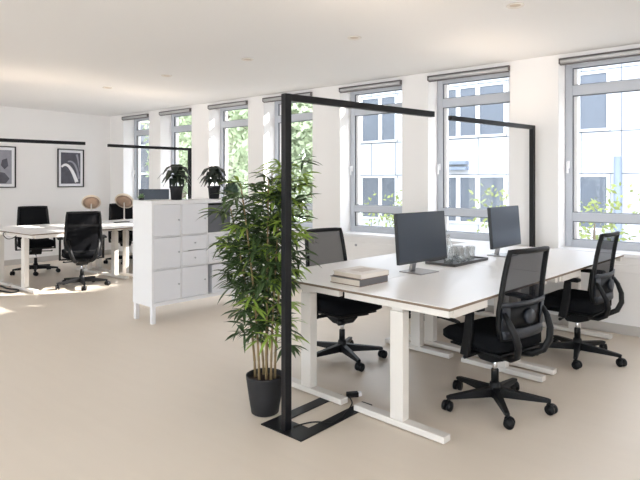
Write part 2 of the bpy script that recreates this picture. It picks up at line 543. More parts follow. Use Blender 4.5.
# ------------------------------------------------------------------ desks
ZD = 0.775
TT = 0.017
DW, DL = 0.777, 1.503
def make_desk(name, label):
    """desk local: origin at the floor under one outer corner; long side along y, depth towards -x"""
    t = thing(name, label, 'desk', (0, 0, 0), 0, 'white sit-stand desks')
    top = MB()
    top.use(M['desk_edge']); top.box(-DW, 0, 0, DL, ZD - TT, ZD - .003)
    top.use(M['desk_top']); top.box(-DW, 0, 0, DL, ZD - .003, ZD)
    top.build('tabletop', t)
    for y in (.10, DL - .10):
        boxo('foot', M['desk_metal'], (-DW + .05, -.075, y - .035, y + .035, .008, .045), t, .004)
        lg = mb(M['desk_metal']); lg.box(-.445, -.352, y - .032, y + .032, .045, .685)
        lg.box(-.438, -.359, y - .026, y + .026, .685, ZD - TT - .04)
        lg.build('leg', t, .004)
        for x in (-DW + .08, -.11):
            f = mb(M['plastic'], True); f.lathe([(.012, 0), (.012, .009)], 12, Matrix.Translation((x, y, 0)))
            f.build('foot_glide', t)
    fr = mb(M['desk_metal'])
    for y in (.012, DL - .052): fr.box(-DW + .02, -.012, y, y + .04, ZD - TT - .040, ZD - TT)
    for x in (-.5, -.3): fr.box(x, x + .05, .052, DL - .052, ZD - TT - .042, ZD - TT)
    fr.build('crossbeam', t, .003)
    boxo('side_rail', M['desk_metal'], (-.035, -.006, .055, .43, ZD - TT - .046, ZD - TT), t, .003)
    cp = mb(M['desk_metal']); cp.box(-.05, .004, DL - .30, DL - .245, ZD - TT - .02, ZD - TT)
    cp.build('height_control', t, .004)
    return t

ARot = radians(-4.9)
D0 = Vector((-1.331, 2.705, 0))
def dloc(x, y, z=0):
    """a place on the near desk block: x across (0 right edge, negative left), y away along it"""
    return D0 + Vector((x * cos(ARot) - y * sin(ARot), x * sin(ARot) + y * cos(ARot), z))
desk = make_desk('sit_stand_desk', 'near right white desk of the front group, its corner closest to the viewer')
desk.location = D0; desk.rotation_euler.z = ARot
dup(desk, dloc(0, DL + .006), ARot, 'right white desk next to the window wall in front group, farther office chair at it')
# the desks of the other side are turned by half a circle
dup(desk, dloc(-2 * DW - .006, DL), ARot + pi, 'near left white desk of the front group, holding the two books')
dup(desk, dloc(-2 * DW - .006, 2 * DL + .006), ARot + pi, 'left white desk next to the window wall in the front group')
BX, BY = -7.27, 3.11
BR = radians(1.0)
def bloc(x, y, z=0):
    return Vector((BX + x * cos(BR) - y * sin(BR), BY + x * sin(BR) + y * cos(BR), z))
dup(desk, bloc(0, 0), BR, 'white desk at far left nearest to the viewer, chair back in front of it')
dup(desk, bloc(-2 * DW - .006, DL), BR + pi, 'white desk at far left on picture wall side, chair facing us behind it')
# shortened pair beyond, partly behind the cabinet
DLs = 1.20
d2 = make_desk('sit_stand_desk', 'white desk partly hidden behind the white cabinet, nearer side')
d2.location = bloc(0, DL + .006); d2.rotation_euler.z = BR; d2.scale = (1, DLs / DL, 1)
dup(d2, bloc(-2 * DW - .006, DL + .006 + DLs), BR + pi, 'white desk left of the cabinet carrying the two shell-shaded lamps')

# ------------------------------------------------------------------ office chair
def make_chair(label, net, big=False):
    """faces +x, origin on the floor under the column"""
    t = thing('office_chair', label, 'chair', (0, 0, 0), 0, 'black mesh office chairs')
    # star base
    s = mb(M['plastic'])
    for k in range(5):
        a = radians(36 + 72 * k)
        T = Matrix.Rotation(a, 4, 'Z')
        pr = [(.02, .062), (.32, .068), (.335, .072), (.335, .088), (.31, .094), (.02, .125)]
        w0, w1 = .024, .015
        n = len(pr)
        vs = []
        for sg in (-1, 1):
            for x, z in pr:
                w = w0 + (w1 - w0) * x / .32
                vs.append((x, sg * w, z))
        fs = [tuple(range(n))[::-1], tuple(range(n, 2 * n))] + [(i, (i + 1) % n, n + (i + 1) % n, n + i) for i in range(n)]
        s.quadmesh(vs, fs, T)
    s.use(M['plastic'], True)
    s.lathe([(.03, .055), (.036, .06), (.038, .12), (.032, .15), (.028, .155)], 20)
    s.build('star_base', t, .004)
    for k in range(5):
        a = radians(36 + 72 * k)
        T = Matrix.Translation((cos(a) * .325, sin(a) * .325, 0)) @ Matrix.Rotation(a + [0.6, 1.2, -.5, .9, 2.0][k], 4, 'Z')
        c = mb(M['plastic'], True)
        for sg in (-1, 1):
            c.tube([(.012, sg * .008, .031), (.012, sg * .026, .031)], .031, 20, T)
        c.tube([(.012, -.009, .031), (.012, .009, .031)], .014, 10, T)
        c.use(M['plastic'], False)
        c.prism([(-.02, .035), (-.014, .062), (.012, .068), (.03, .06), (.02, .05), (.0, .04)], 'y', -.007, .007, T)
        c.tube([(-.0, 0, .05), (-.0, 0, .075)], .009, 8, T)
        c.build('caster', t)
    g = mb(M['chrome'], True); g.lathe([(.014, .15), (.014, .36)], 18); g.build('gas_cylinder', t)
    g2 = mb(M['plastic'], True); g2.lathe([(.024, .15), (.024, .235), (.02, .24)], 18); g2.build('cylinder_sleeve', t)
    # mechanism
    m = mb(M['plastic'])
    m.prism([(-.14, .36), (-.11, .325), (-.03, .295), (.06, .295), (.11, .345), (.12, .39), (-.14, .39)], 'y', -.075, .075)
    m.build('tilt_mechanism', t, .008)
    lv = mb(M['plastic'], True); lv.tube([(.05, .06, .345), (.05, .2, .338), (.05, .235, .342)], [.007, .007, .012], 8); lv.build('lever', t)
    kn = mb(M['plastic'], True); kn.tube([(.09, -.06, .325), (.09, -.11, .325)], [.026, .022], 12); kn.build('tension_knob', t)
    # seat cushion: rounded slab with waterfall front
    nx, ny = 12, 10
    def seat_pt(i, j, topside):
        u = i / nx; v = j / ny * 2 - 1
        x = -.22 + .48 * u
        wid = .235 + .015 * sin(pi * u)
        e = max(0, abs(u * 2 - 1) - .6) / .4
        ye = wid * (1 - .12 * e ** 2)
        y = v * ye
        x2 = x * (1 - .06 * abs(v) ** 4) + .01
        ed = max(abs(v) ** 8, (abs(u * 2 - 1)) ** 8)
        if topside:
            z = .515 + .008 * abs(v) ** 2 - .035 * max(0, (u - .72) / .28) ** 2 - .018 * ed
        else:
            z = .402 + .022 * ed + .006 * u
        return (x2, y, z)
    sc = mb(M['seat'], True)
    vs = []; fs = []
    for top in (1, 0):
        for i in range(nx + 1):
            for j in range(ny + 1): vs.append(seat_pt(i, j, top))
    N = (nx + 1) * (ny + 1)
    ix = lambda i, j, k: k * N + i * (ny + 1) + j
    for i in range(nx):
        for j in range(ny):
            fs.append((ix(i, j, 0), ix(i + 1, j, 0), ix(i + 1, j + 1, 0), ix(i, j + 1, 0)))
            fs.append((ix(i, j, 1), ix(i, j + 1, 1), ix(i + 1, j + 1, 1), ix(i + 1, j, 1)))
    for i in range(nx):
        for j in (0, ny): fs.append((ix(i, j, 0), ix(i + 1, j, 0), ix(i + 1, j, 1), ix(i, j, 1)))
    for j in range(ny):
        for i in (0, nx): fs.append((ix(i, j, 0), ix(i, j + 1, 0), ix(i, j + 1, 1), ix(i, j, 1)))
    sc.quadmesh(vs, fs)
    sc.build('seat', t)
    pan = mb(M['plastic']); pan.box(-.19, .2, -.2, .2, .388, .404); pan.build('seat_pan', t, .006)
    # backrest: side profile and width by height
    prof = [(.50, -.192, .192), (.58, -.182, .204), (.66, -.188, .207), (.76, -.202, .202), (.86, -.216, .196), (.96, -.235, .190), (1.03, -.252, .184)]
    if big: prof = [(z, x + .01, w * 1.1) for z, x, w in prof]
    def bx(z):
        for k in range(len(prof) - 1):
            if prof[k][0] <= z <= prof[k + 1][0] + 1e-6:
                f = (z - prof[k][0]) / (prof[k + 1][0] - prof[k][0])
                return prof[k][1] + f * (prof[k + 1][1] - prof[k][1]), prof[k][2] + f * (prof[k + 1][2] - prof[k][2])
        return prof[-1][1], prof[-1][2]
    fr = mb(M['plastic'], True)
    left = [(bx(z)[0], bx(z)[1], z) for z in [.50 + k * .53 / 10 for k in range(11)]]
    right = [(x, -y, z) for x, y, z in left]
    def arc(z, back):
        x, w = bx(z)
        return [(x - back * (1 - (k / 4) ** 2), k / 4 * w, z) for k in range(-3, 4)]
    loop = right + arc(1.03, .028) + left[::-1] + arc(.50, .02)[::-1]
    loop = loop + loop[:2]
    fr.tube(loop, .0165, 8, cap=False, sx=1.0)
    fr.build('backrest_frame', t)
    nt = mb(net, True)
    vs = []; fs = []; rows = 14; cols = 8
    for r in range(rows + 1):
        z = .505 + r * .52 / rows
        x, w = bx(z)
        for k in range(cols + 1):
            v = k / cols * 2 - 1
            vs.append((x - .026 * (1 - v * v), v * (w - .004), z))
    for r in range(rows):
        for k in range(cols):
            a = r * (cols + 1) + k
            fs.append((a, a + 1, a + cols + 2, a + cols + 1))
    nt.quadmesh(vs, fs)
    nt.build('backrest_mesh', t)
    # lumbar cradle wrapped round the lower back
    lc = mb(M['shell'], True)
    def band(z0, z1, off, w_scale, a0=-1, a1=1, thick=.012):
        vs = []; fs = []; n = 14
        for k in range(n + 1):
            v = a0 + (a1 - a0) * k / n
            for z, d in ((z0, 0), (z1, 0), (z1, thick), (z0, thick)):
                x, w = bx(z)
                vs.append((x - off - .038 * (1 - v * v) - d, v * w * w_scale, z))
        for k in range(n):
            a = k * 4
            for e in range(4): fs.append((a + e, a + (e + 1) % 4, a + 4 + (e + 1) % 4, a + 4 + e))
        fs.append((0, 1, 2, 3)); fs.append(tuple(n * 4 + e for e in (3, 2, 1, 0)))
        lc.quadmesh(vs, fs)
    if not big:
        band(.695, .725, .012, 1.03)
        band(.505, .56, .012, .99)
        band(.55, .71, .012, 1.0, -1.0, -.76)
        band(.55, .71, .012, 1.0, .76, 1.0)
        lc.use(M['plastic'])
        band(.55, .70, .004, .98, -.78, .78, .006)
        lc.build('lumbar_cradle', t)
        lp = mb(M['shell'], True)
        lp.tube([(-.248, 0, .63), (-.270, 0, .63)], [.05, .04], 16)
        lp.build('lumbar_knob', t)
    # curved carrier from the back to the mechanism
    for sg in (-1, 1):
        br = mb(M['plastic'], True)
        br.tube([(-.214, sg * .19, .66), (-.248, sg * .19, .61), (-.28, sg * .175, .54), (-.288, sg * .155, .47), (-.262, sg * .13, .405), (-.20, sg * .10, .37), (-.12, sg * .07, .36)],
                [.013, .017, .019, .02, .02, .02, .018], 10, sx=1.3)
        br.build('back_carrier', t)
    # armrests
    for sg in (-1, 1):
        ar = mb(M['plastic'])
        ar.prism([(-.02, .372), (.045, .372), (.02, .48), (-.005, .665), (-.055, .665), (-.05, .52)], 'y', sg * .275 - .013, sg * .275 + .013)
        ar.box(-.02, .04, min(sg * .12, sg * .285), max(sg * .12, sg * .285), .372, .388)
        ao = ar.build('armrest', t, .006)
        pd = mb(M['plastic']); pd.box(-.12, .11, sg * .275 - .036, sg * .275 + .036, .663, .69)
        pd.build('arm_pad', ao, .010, seg=3)
    return t

A_F, A_R, A_L = 32, 0, 20
def spin(ch, deg):
    """turn the star base under the seat"""
    for o in SC.objects:
        if o.parent == ch and (o.name.startswith('star_base') or o.name.startswith('caster')):
            o.rotation_euler.z = radians(deg)
    return ch
chair = make_chair('large office chair in front at the right desk, its back turned to us', M['net'])
chair.location = (-1.40, 3.49, 0); chair.rotation_euler.z = radians(164); spin(chair, A_F)
spin(dup(chair, (-1.262, 4.89, 0), radians(174), 'office chair at the right edge, by the window wall, seen from side'), A_R)
spin(dup(chair, (-2.735, 3.62, 0), radians(-14), 'office chair on the left side of front desks, back rising behind the books'), A_L)
spin(dup(chair, (-2.66, 5.15, 0), radians(-10), 'office chair hidden behind the nearer monitor, only its base showing under the desks'), 20)
bc = make_chair('black office chair with its back to us at the far left desk', M['net_dense'], True)
bc.location = (-7.38, 3.83, 0); bc.rotation_euler.z = radians(158)
spin(dup(bc, (-9.03, 3.93, 0), radians(-14), 'black office chair facing us behind far left desk, below the left picture gap'), 25)
spin(dup(bc, (-8.95, 5.45, 0), radians(-15), 'black office chair beside the cabinet, below the right shell-shaded lamp'), 10)

# ------------------------------------------------------------------ monitors
def make_monitor(label):
    """screen faces +x; origin on the desk under the stand"""
    t = thing('computer_monitor', label, 'monitor', (0, 0, 0), 0, 'flat monitors')
    w, z0, z1 = .290, .08, .445
    T = Matrix.Translation((-.03, 0, z0)) @ Matrix.Rotation(radians(-4.5), 4, 'Y') @ Matrix.Translation((.03, 0, -z0))
    boxo('casing', M['monitor'], (-.04, -.012, -w, w, z0, z1), t, .004, T)
    boxo('screen', M['screen'], (-.012, -.0095, -w + .006, w - .006, z0 + .018, z1 - .006), t, 0, T)
    boxo('rear_hump', M['monitor'], (-.065, -.04, -.13, .13, z0 + .06, z1 - .09), t, .01, T)
    n = mb(M['stand']); n.prism([(-.115, .009), (-.09, .009), (-.05, .19), (-.072, .19)], 'y', -.06, -.01); n.build('stand_neck', t, .003)
    bs = mb(M['stand']); bs.box(-.155, .045, -.12, .10, 0, .009); bs.build('stand_base', t, .003)
    return t
mon = make_monitor('dark monitor nearest to us, standing between the books and tray')
mon.location = (-1.985, 3.65, ZD); mon.rotation_euler.z = radians(-8)
dup(mon, (-1.855, 4.95, ZD), radians(-4), 'dark monitor farther away, between the tray and the far lamp post')
dup(mon, (-7.78, 5.24, ZD), radians(-40), 'dark monitor standing behind the white cabinet, only its top showing').scale = (1, .82, 1.22)

# ------------------------------------------------------------------ books
def make_book(label, cover, spine, loc, rz, w, l, h, print_m=None):
    t = thing('book', label, 'book', loc, rz, 'books on the left desk')
    pg = mb(M['paper']); pg.box(-l + .006, -.006, .004, w - .004, .004, h - .004); pg.build('pages', t)
    cv = mb(cover)
    cv.box(-l, 0, 0, w, h - .004, h)
    cv.use(M['cover_under']); cv.box(-l, 0, 0, w, 0, .004)
    cv.use(spine); cv.box(-.006, 0, 0, w, .004, h - .004)
    cv.build('cover', t)
    if print_m:
        p = mb(print_m); p.box(-l * .72, -l * .28, w * .3, w * .86, h, h + .0006); p.build('cover_picture', t)
    return t
# local x to the left, y along the spine side
make_book('thick lower book with a dark grey spine, on the left desk', M['cover_dark'], M['cover_dark'], Vector((-2.035, 2.885, ZD)), radians(-5), .285, .262, .044)
make_book('upper cream book lying on the grey-spined one', M['cover_white'], M['cover_white'], Vector((-2.037, 2.90, ZD + .044)), radians(-6.5), .277, .255, .034, M['cover_print'])

# ------------------------------------------------------------------ tray with glasses
TR = radians(-4)
TO = Vector((-1.935, 4.02, ZD))
def tloc(x, y, z=0):
    return TO + Vector((x * cos(TR) - y * sin(TR), x * sin(TR) + y * cos(TR), z))
t = thing('serving_tray', 'flat dark tray with glasses on it between the two monitors', 'tray', TO, TR)
q = mb(M['tray']); q.box(-.27, 0, 0, .56, 0, .010); q.build('tray_bottom', t, .002)
q = mb(M['tray'])
q.box(-.27, 0, 0, .008, .010, .022); q.box(-.27, 0, .552, .56, .010, .022)
q.box(-.27, -.262, .008, .552, .010, .022); q.box(-.008, 0, .008, .552, .010, .022)
q.build('tray_rim', t)
spots = [(-.06, .20, 'front right corner of the tray'), (-.16, .17, 'front left corner of the tray'), (-.07, .30, 'right edge of tray, second from front'),
         (-.17, .27, 'left side of the tray, second from front'), (-.08, .40, 'right edge of tray, farthest one'), (-.18, .37, 'left side of tray, farthest one')]
g0 = None
for x, y, l in spots:
    p = tloc(x, y, .0102)
    if g0 is None:
        q = mb(M['clear'], True)
        q.lathe([(.030, 0), (.034, .004), (.040, .115), (.0385, .115), (.032, .010), (.001, .008)], 20)
        g0 = q.build('drinking_glass', None, 0, p)
        tag(g0, 'clear drinking glass at the ' + l, 'glass', 'drinking glasses on the tray')
    else:
        o = g0.copy(); C.objects.link(o); o.location = p
        o['label'] = 'clear drinking glass at the ' + l
q = mb(M['clear'], True)
q.lathe([(.034, 0), (.036, .004), (.036, .15), (.016, .20), (.016, .235), (.0135, .235), (.0135, .20), (.033, .148), (.033, .006), (.001, .005)], 20)
tag(q.build('water_bottle', None, 0, tloc(-.10, .075, .0102)), 'clear glass water bottle behind the right edge of the nearer monitor', 'bottle')

# ------------------------------------------------------------------ floor lamps
def make_lamp(label, height, pole_xy, beam_len, ang, base_rot):
    """base prongs and beam run along local +y"""
    t = thing('floor_lamp', label, 'lamp', (pole_xy[0], pole_xy[1], 0), ang, 'black gallows floor lamps')
    T = Matrix.Rotation(base_rot - ang, 4, 'Z')
    q = mb(M['black'])
    q.prism([(-.165, -.05), (.165, -.05), (.165, .62), (.085, .62), (.085, .10), (-.085, .10), (-.085, .62), (-.165, .62)], 'z', 0, .007, T)
    q.build('base_plate', t, .001)
    boxo('pole', M['black'], (-.022, .022, -.022, .022, .007, height), t, .002)
    bo = boxo('beam', M['black'], (-.02, .02, .022, beam_len, height - .04, height), t, .002)
    boxo('led_strip', M['led_off'], (-.013, .013, .2, beam_len - .05, height - .0415, height - .0402), bo)
    boxo('up_strip', M['led_up'], (-.009, .009, .2, beam_len - .05, height - .001, height + .0004), bo)
    return t
make_lamp('tall black gallows lamp in front, standing beside the bamboo', 1.957, (-2.198, 2.372), 1.315, radians(-11.5), radians(-2))
make_lamp('tall black gallows lamp at the window wall between the two right windows', 2.022, (-1.935, 5.81), 1.36, radians(180 - 11.3), radians(180 - 4.9))
make_lamp('black gallows lamp whose beam enters from the left above the first picture', 1.957, (-7.25, 1.95), 1.72, radians(-10.6), radians(0))
make_lamp('black gallows lamp standing behind the white cabinet', 1.957, (-6.95, 5.32), 1.29, radians(180 - 5), radians(180))

# near lamp cable and plug
q = mb(M['cable'], True)
def smooth_path(pts, n=8):
    out = []
    P = [Vector(p) for p in pts]
    P = [P[0]] + P + [P[-1]]
    for i in range(1, len(P) - 2):
        for k in range(n):
            s = k / n
            a, b_, c, d = P[i - 1], P[i], P[i + 1], P[i + 2]
            out.append(.5 * ((2 * b_) + (c - a) * s + (2 * a - 5 * b_ + 4 * c - d) * s * s + (3 * b_ - a - 3 * c + d) * s ** 3))
    out.append(P[-2])
    return out
q.tube(smooth_path([(-2.175, 2.41, .0115), (-2.175, 2.48, .0045), (-2.14, 2.55, .0045), (-2.05, 2.60, .0115), (-2.04, 2.68, .0115), (-2.07, 2.78, .0045), (-2.102, 2.87, .0045), (-2.14, 2.94, .0045), (-2.205, 2.99, .014)]), .0045, 8)
tag(q.build('power_cable'), 'thin black cable curling from front lamp base along the floor', 'cable')
t = thing('cable_adapter', 'small black power adapter with white end beside the desk foot', 'adapter', (-2.19, 3.03, 0), radians(50))
boxo('body', M['plastic'], (-.05, .03, -.02, .02, 0, .032), t, .005)
boxo('plug', M['white_trim'], (.03, .052, -.016, .016, .004, .03), t, .003)

# ------------------------------------------------------------------ cabinet
CR = radians(-4.0)
t = thing('storage_cabinet', 'white cube storage cabinet on legs with doors and drawers', 'cabinet', (-4.85, 3.245, 0), CR)
cp, W1 = .332, .34
cw = 4 * cp + .02
# local x = -depth, y = along the front
q = mb(M['cabinet'])
q.box(-.385, 0, 0, cw, 1.208, 1.247)
q.box(-.385, 0, 0, .022, .175, 1.208); q.box(-.385, 0, cw - .022, cw, .175, 1.208)
q.box(-.385, 0, .022, cw - .022, .175, .213)
q.box(-.385, -.375, .022, cw - .022, .213, 1.208)
for k in range(1, 4): q.box(-.375, -.004, k * cp + .004, k * cp + .018, .213, 1.208)
for k in range(1, 3): q.box(-.375, -.012, .022, cw - .022, .213 + k * .332 - .008, .213 + k * .332 + .006)
q.build('carcass', t, .0015)
for x in (-.36, -.03):
    for y in (.03, cw - .03):
        boxo('leg', M['cabinet'], (x - .022, x + .022, y - .022, y + .022, 0, .175), t, .003)
def door(col, row, z0=None, z1=None, kind='door', knob=(1, .5)):
    y0 = col * cp + .0235 if col == 0 else col * cp + .021
    y1 = (col + 1) * cp + .001
    a = .213 + row * .332 + .009 if z0 is None else z0
    c = .213 + (row + 1) * .332 - .011 if z1 is None else z1
    if row == 0 and z0 is None: a = .216
    if row == 2: c = 1.205
    d = boxo(kind, M['cabinet_door'], (-.016, -.002, y0, y1, a, c), t, .001)
    k = mb(M['knob'], True)
    ky = y0 + (y1 - y0) * knob[0]; kz = a + (c - a) * knob[1]
    k.tube([(-.002, ky, kz), (.008, ky, kz), (.016, ky, kz)], [.004, .004, .009], 12)
    k.build('knob', d)
for r in (0, 1, 2): door(0, r, knob=(.92, .5))
door(1, 0, knob=(.9, .52)); door(1, 2, knob=(.9, .5))
zz = .213 + .332
door(1, 1, zz + .009, zz + .16, 'drawer', (.5, .5)); door(1, 1, zz + .168, zz + .321, 'drawer', (.5, .5))
door(2, 1, knob=(.9, .5)); door(3, 2, knob=(.9, .5)); door(3, 0, knob=(.9, .5)); door(3, 1, knob=(.9, .5))
q = mb(M['cabinet_door']); q.box(-.30, -.02, 2 * cp + .085, 3 * cp - .004, .2135, .52)
def cloc(x, y, z=0):
    return Vector((-4.85, 3.245, 0)) + Vector((x * cos(CR) - y * sin(CR), x * sin(CR) + y * cos(CR), z))
bt = q.build('storage_box', None, .002)
bt.location = (-4.85, 3.245, 0); bt.rotation_euler.z = CR
tag(bt, 'white box in the open bottom compartment of the cabinet', 'box')
q = mb(M['grey_box']); q.box(-.35, -.015, 2 * cp + .026, 3 * cp - .004, .8835, 1.185)
bt = q.build('storage_box', None, .004)
bt.location = (-4.85, 3.245, 0); bt.rotation_euler.z = CR
tag(bt, 'dark grey box in the open top compartment of the cabinet', 'box')

# ------------------------------------------------------------------ plants
def blade(q, base, d, length, width, droop, rr, seg=4):
    """a lance shaped leaf: folded strip"""
    d = Vector(d).normalized()
    side = d.cross(Vector((0, 0, 1)))
    if side.length < .05: side = Vector((1, 0, 0))
    side.normalize()
    ang = rr.uniform(-.7, .7)
    side = (Matrix.Rotation(ang, 4, d) @ side)
    nrm = side.cross(d)
    p = Vector(base); vs = []; cur = d.copy()
    for k in range(seg + 1):
        s = k / seg
        w = width * (sin(pi * min(1, s * .93 + .07)) ** .8) * .5 + .0004
        vs += [p - side * w, p + nrm * w * .35 * -1, p + side * w]
        cur = (cur + Vector((0, 0, -droop / seg))).normalized()
        p = p + cur * length / seg
    fs = []
    for k in range(seg):
        a = k * 3
        fs += [(a, a + 1, a + 4, a + 3), (a + 1, a + 2, a + 5, a + 4)]
    q.quadmesh(vs, fs)

rb = random.Random(31)
t = thing('potted_bamboo', 'tall bamboo plant in a black pot beside the front lamp post', 'plant', (-2.475, 2.475, 0), 0)
q = mb(M['pot'], True)
q.lathe([(.078, 0), (.086, .006), (.100, .09), (.116, .20), (.120, .232), (.120, .238), (.113, .238), (.108, .215), (.106, .212)], 32)
q.build('pot', t)
q = mb(M['soil'], True); q.lathe([(.104, .15), (.106, .212), (.05, .218), (.001, .22)], 20); q.build('soil', t)
# camera-independent clump of canes leaning slightly outwards
canes = [(-.055, -.03, -.20, -.03, 1.27, 0), (-.02, .035, -.05, .10, 1.52, 0), (.03, -.02, .08, -.06, 1.46, 0), (.055, .03, .05, .10, 1.54, 1),
         (.0, -.05, -.02, -.14, 1.44, 0), (-.04, .03, -.22, .02, 1.14, 0), (.06, -.01, .07, .02, 1.40, 1)]
for ci, (x0, y0, dx, dy, h, lt) in enumerate(canes):
    pts = []
    for k in range(9):
        s = k / 8
        bend = s ** 1.6
        pts.append(Vector((x0 + dx * bend, y0 + dy * bend, .18 + (h - .18) * s)))
    q = mb(M['cane'], True)
    path = []; rads = []
    for k, p in enumerate(pts[:-1]):
        path += [p, p + (pts[k + 1] - p) * .96]
        r0 = .0072 * (1 - .55 * k / 8)
        rads += [r0 * 1.25, r0]
    path.append(pts[-1]); rads.append(.002)
    q.tube(path, rads, 8)
    q.build('cane', t)
    lf = mb(M['leaf'])
    z = .44 + .06 * (ci % 3)
    while z < h:
        s = (z - .18) / (h - .18)
        f = s * 8; k = min(7, int(f)); p = pts[k].lerp(pts[k + 1], f - k)
        dens = 4 if z > .78 else 2
        for _ in range(dens):
            a = rb.uniform(0, 2 * pi)
            tl = rb.uniform(.05, .19) * (1.15 - .4 * s) * (.75 if z < .78 else 1)
            tip = p + Vector((cos(a) * tl, sin(a) * tl, rb.uniform(.0, .07)))
            lf.use(M['leaf'] if rb.random() > (.36 if lt or z > 1.35 else .10) else M['leaf_light'])
            lf.tube([p, (p + tip) / 2 + Vector((0, 0, .01)), tip], [.0022, .0018, .001], 4)
            nl = rb.randint(5, 7)
            for m_ in range(nl):
                b_ = a + (m_ - (nl - 1) / 2) * .55 + rb.uniform(-.25, .25)
                st = p.lerp(tip, rb.uniform(.5, 1.0))
                blade(lf, st, (cos(b_), sin(b_), rb.uniform(-.3, .8)), rb.uniform(.09, .155), rb.uniform(.015, .023), rb.uniform(.4, 1.1), rb)
        z += .060
    lf.build('foliage', t)

def leafy_pot(label, loc, seed, h):
    rr = random.Random(seed)
    t = thing('potted_plant', label, 'plant', loc, 0, 'small dark pot plants on the cabinet')
    q = mb(M['pot'], True)
    q.lathe([(.052, 0), (.056, .003), (.068, .125), (.074, .127), (.075, .148), (.069, .148), (.066, .13)], 24); q.build('pot', t)
    q = mb(M['soil'], True); q.lathe([(.05, .10), (.064, .132), (.001, .136)], 16); q.build('soil', t)
    q = mb(M['leaf_dark'], True); q.tube([(0, 0, .12), (.004, .003, .2), (0, 0, .14 + h)], [.009, .008, .005], 8); q.build('stem', t)
    q = mb(M['leaf_dark'], True)
    n = 0
    for z, L in ((.185, .165), (.225, .18), (.27, .19), (.315, .18), (.335, .09)):
        z = .14 + (z - .14) * h / .2
        for k in range(6):
            a = k * 2 * pi / 6 + n * .45 + rr.uniform(-.2, .2)
            # broad arching leaf
            bl = L * rr.uniform(.8, 1.05)
            side = Vector((-sin(a), cos(a), 0))
            p = Vector((0, 0, z)); vs = []
            for s_ in range(6):
                s = s_ / 5
                r_ = bl * s
                zz_ = z + .06 * sin(pi * min(1, s * .95)) - .055 * s * s
                w = .040 * sin(pi * (s * .9 + .08)) + .001
                c_ = Vector((cos(a) * r_, sin(a) * r_, zz_))
                vs += [c_ - side * w + Vector((0, 0, -.004)), c_ + Vector((0, 0, .003)), c_ + side * w + Vector((0, 0, -.004))]
            fs = []
            for s_ in range(5):
                b0 = s_ * 3
                fs += [(b0, b0 + 1, b0 + 4, b0 + 3), (b0 + 1, b0 + 2, b0 + 5, b0 + 4)]
            q.quadmesh(vs, fs)
        n += 1
    q.build('foliage', t)
leafy_pot('dark-leaved plant in black pot, left one of two on the cabinet top', cloc(-.16, .385, 1.2475), 3, .20)
leafy_pot('dark-leaved plant in black pot on the cabinet, touching the bamboo leaves', cloc(-.16, .875, 1.2475), 8, .19)

t = thing('ball_plant', 'round clipped dark green ball plant on the cabinet behind the bamboo', 'plant', cloc(-.17, 1.13, 1.2475))
q = mb(M['pot'], True); q.lathe([(.03, 0), (.04, .03), (.038, .035)], 20); q.build('pot', t)
q = mb(M['ball'])
rr = random.Random(4)
q.use(M['ball'], True)
q.lathe([(.001, .022)] + [(.078 * sin(pi * k / 10), .10 - .078 * cos(pi * k / 10)) for k in range(1, 10)] + [(.001, .178)], 20)
q.use(M['ball'], False)
for _ in range(700):
    v = Vector((rr.gauss(0, 1), rr.gauss(0, 1), rr.gauss(0, 1))).normalized()
    c_ = v * rr.uniform(.074, .086) + Vector((0, 0, .10))
    blade(q, c_, v + Vector((rr.uniform(-.8, .8), rr.uniform(-.8, .8), rr.uniform(-.8, .8))), .016, .008, .2, rr, 2)
q.build('foliage', t)

t = thing('succulent', 'tiny green succulent at the left end of the cabinet top', 'plant', cloc(-.33, .07, 1.2475))
q = mb(M['pot'], True); q.lathe([(.022, 0), (.026, .022), (.024, .026)], 16); q.build('pot', t)
q = mb(M['succulent'])
for _ in range(70):
    a = rr.uniform(0, 2 * pi); e = rr.uniform(.1, 1.5)
    blade(q, (0, 0, .024), (cos(a) * cos(e), sin(a) * cos(e), sin(e)), rr.uniform(.03, .055), .016, .3, rr, 3)
q.build('foliage', t)

# ------------------------------------------------------------------ shell table lamps at the back
def shell_lamp(label, loc, rz, rad, ztop):
    t = thing('table_lamp', label, 'lamp', loc, rz, 'shell-shaded table lamps')
    q = mb(M['desk_metal'], True); q.lathe([(.07, 0), (.07, .008), (.012, .014), (.010, ztop)], 20); q.build('stand', t)
    T = Matrix.Translation((0, 0, ztop + .02)) @ Matrix.Rotation(radians(50), 4, 'Y')
    q = mb(M['shade'], True)
    prof = [(rad * cos(k * pi / 2 / 8) + .0, rad * .62 * sin(k * pi / 2 / 8)) for k in range(9)]
    inner = [(max(.001, r_ * .965), z_ * .93) for r_, z_ in prof[::-1]]
    q.lathe(prof, 24, T)
    q.build('lamp_shade', t)
    q = mb(M['shade_in'], True); q.lathe([(rad * .86, -.002), (rad * .5, -.008), (.001, -.010)], 24, T); q.build('shade_underside', t)
    return t
shell_lamp('shell-shaded lamp on the far desk, left one of the pair', bloc(-1.42, 1.60, ZD), radians(150), .15, .30)
shell_lamp('shell-shaded lamp on the far desk, right one above a chair back', bloc(-1.46, 2.23, ZD), radians(128), .165, .30)
o = boxo('mobile_phone', M['plastic'], (-.035, .035, -.13, .13, 0, .012), None, .004)
o.location = bloc(-.96, 1.87, ZD); o.rotation_euler.z = radians(4)
tag(o, 'small flat black device on far desk beside the cabinet', 'phone')
# dangling cable at the near end of the far desk block
q = mb(M['cable'], True)
c0 = bloc(-.40, -.01, 0)
q.tube(smooth_path([c0 + Vector(p) for p in ((0, 0, .735), (-.05, -.03, .70), (-.16, -.05, .69), (-.26, -.06, .735), (-.24, -.05, .77), (-.14, -.04, .775))]), .006, 6)
tag(q.build('cable_loop'), 'black cable loop hanging at the end of the far left desk', 'cable')

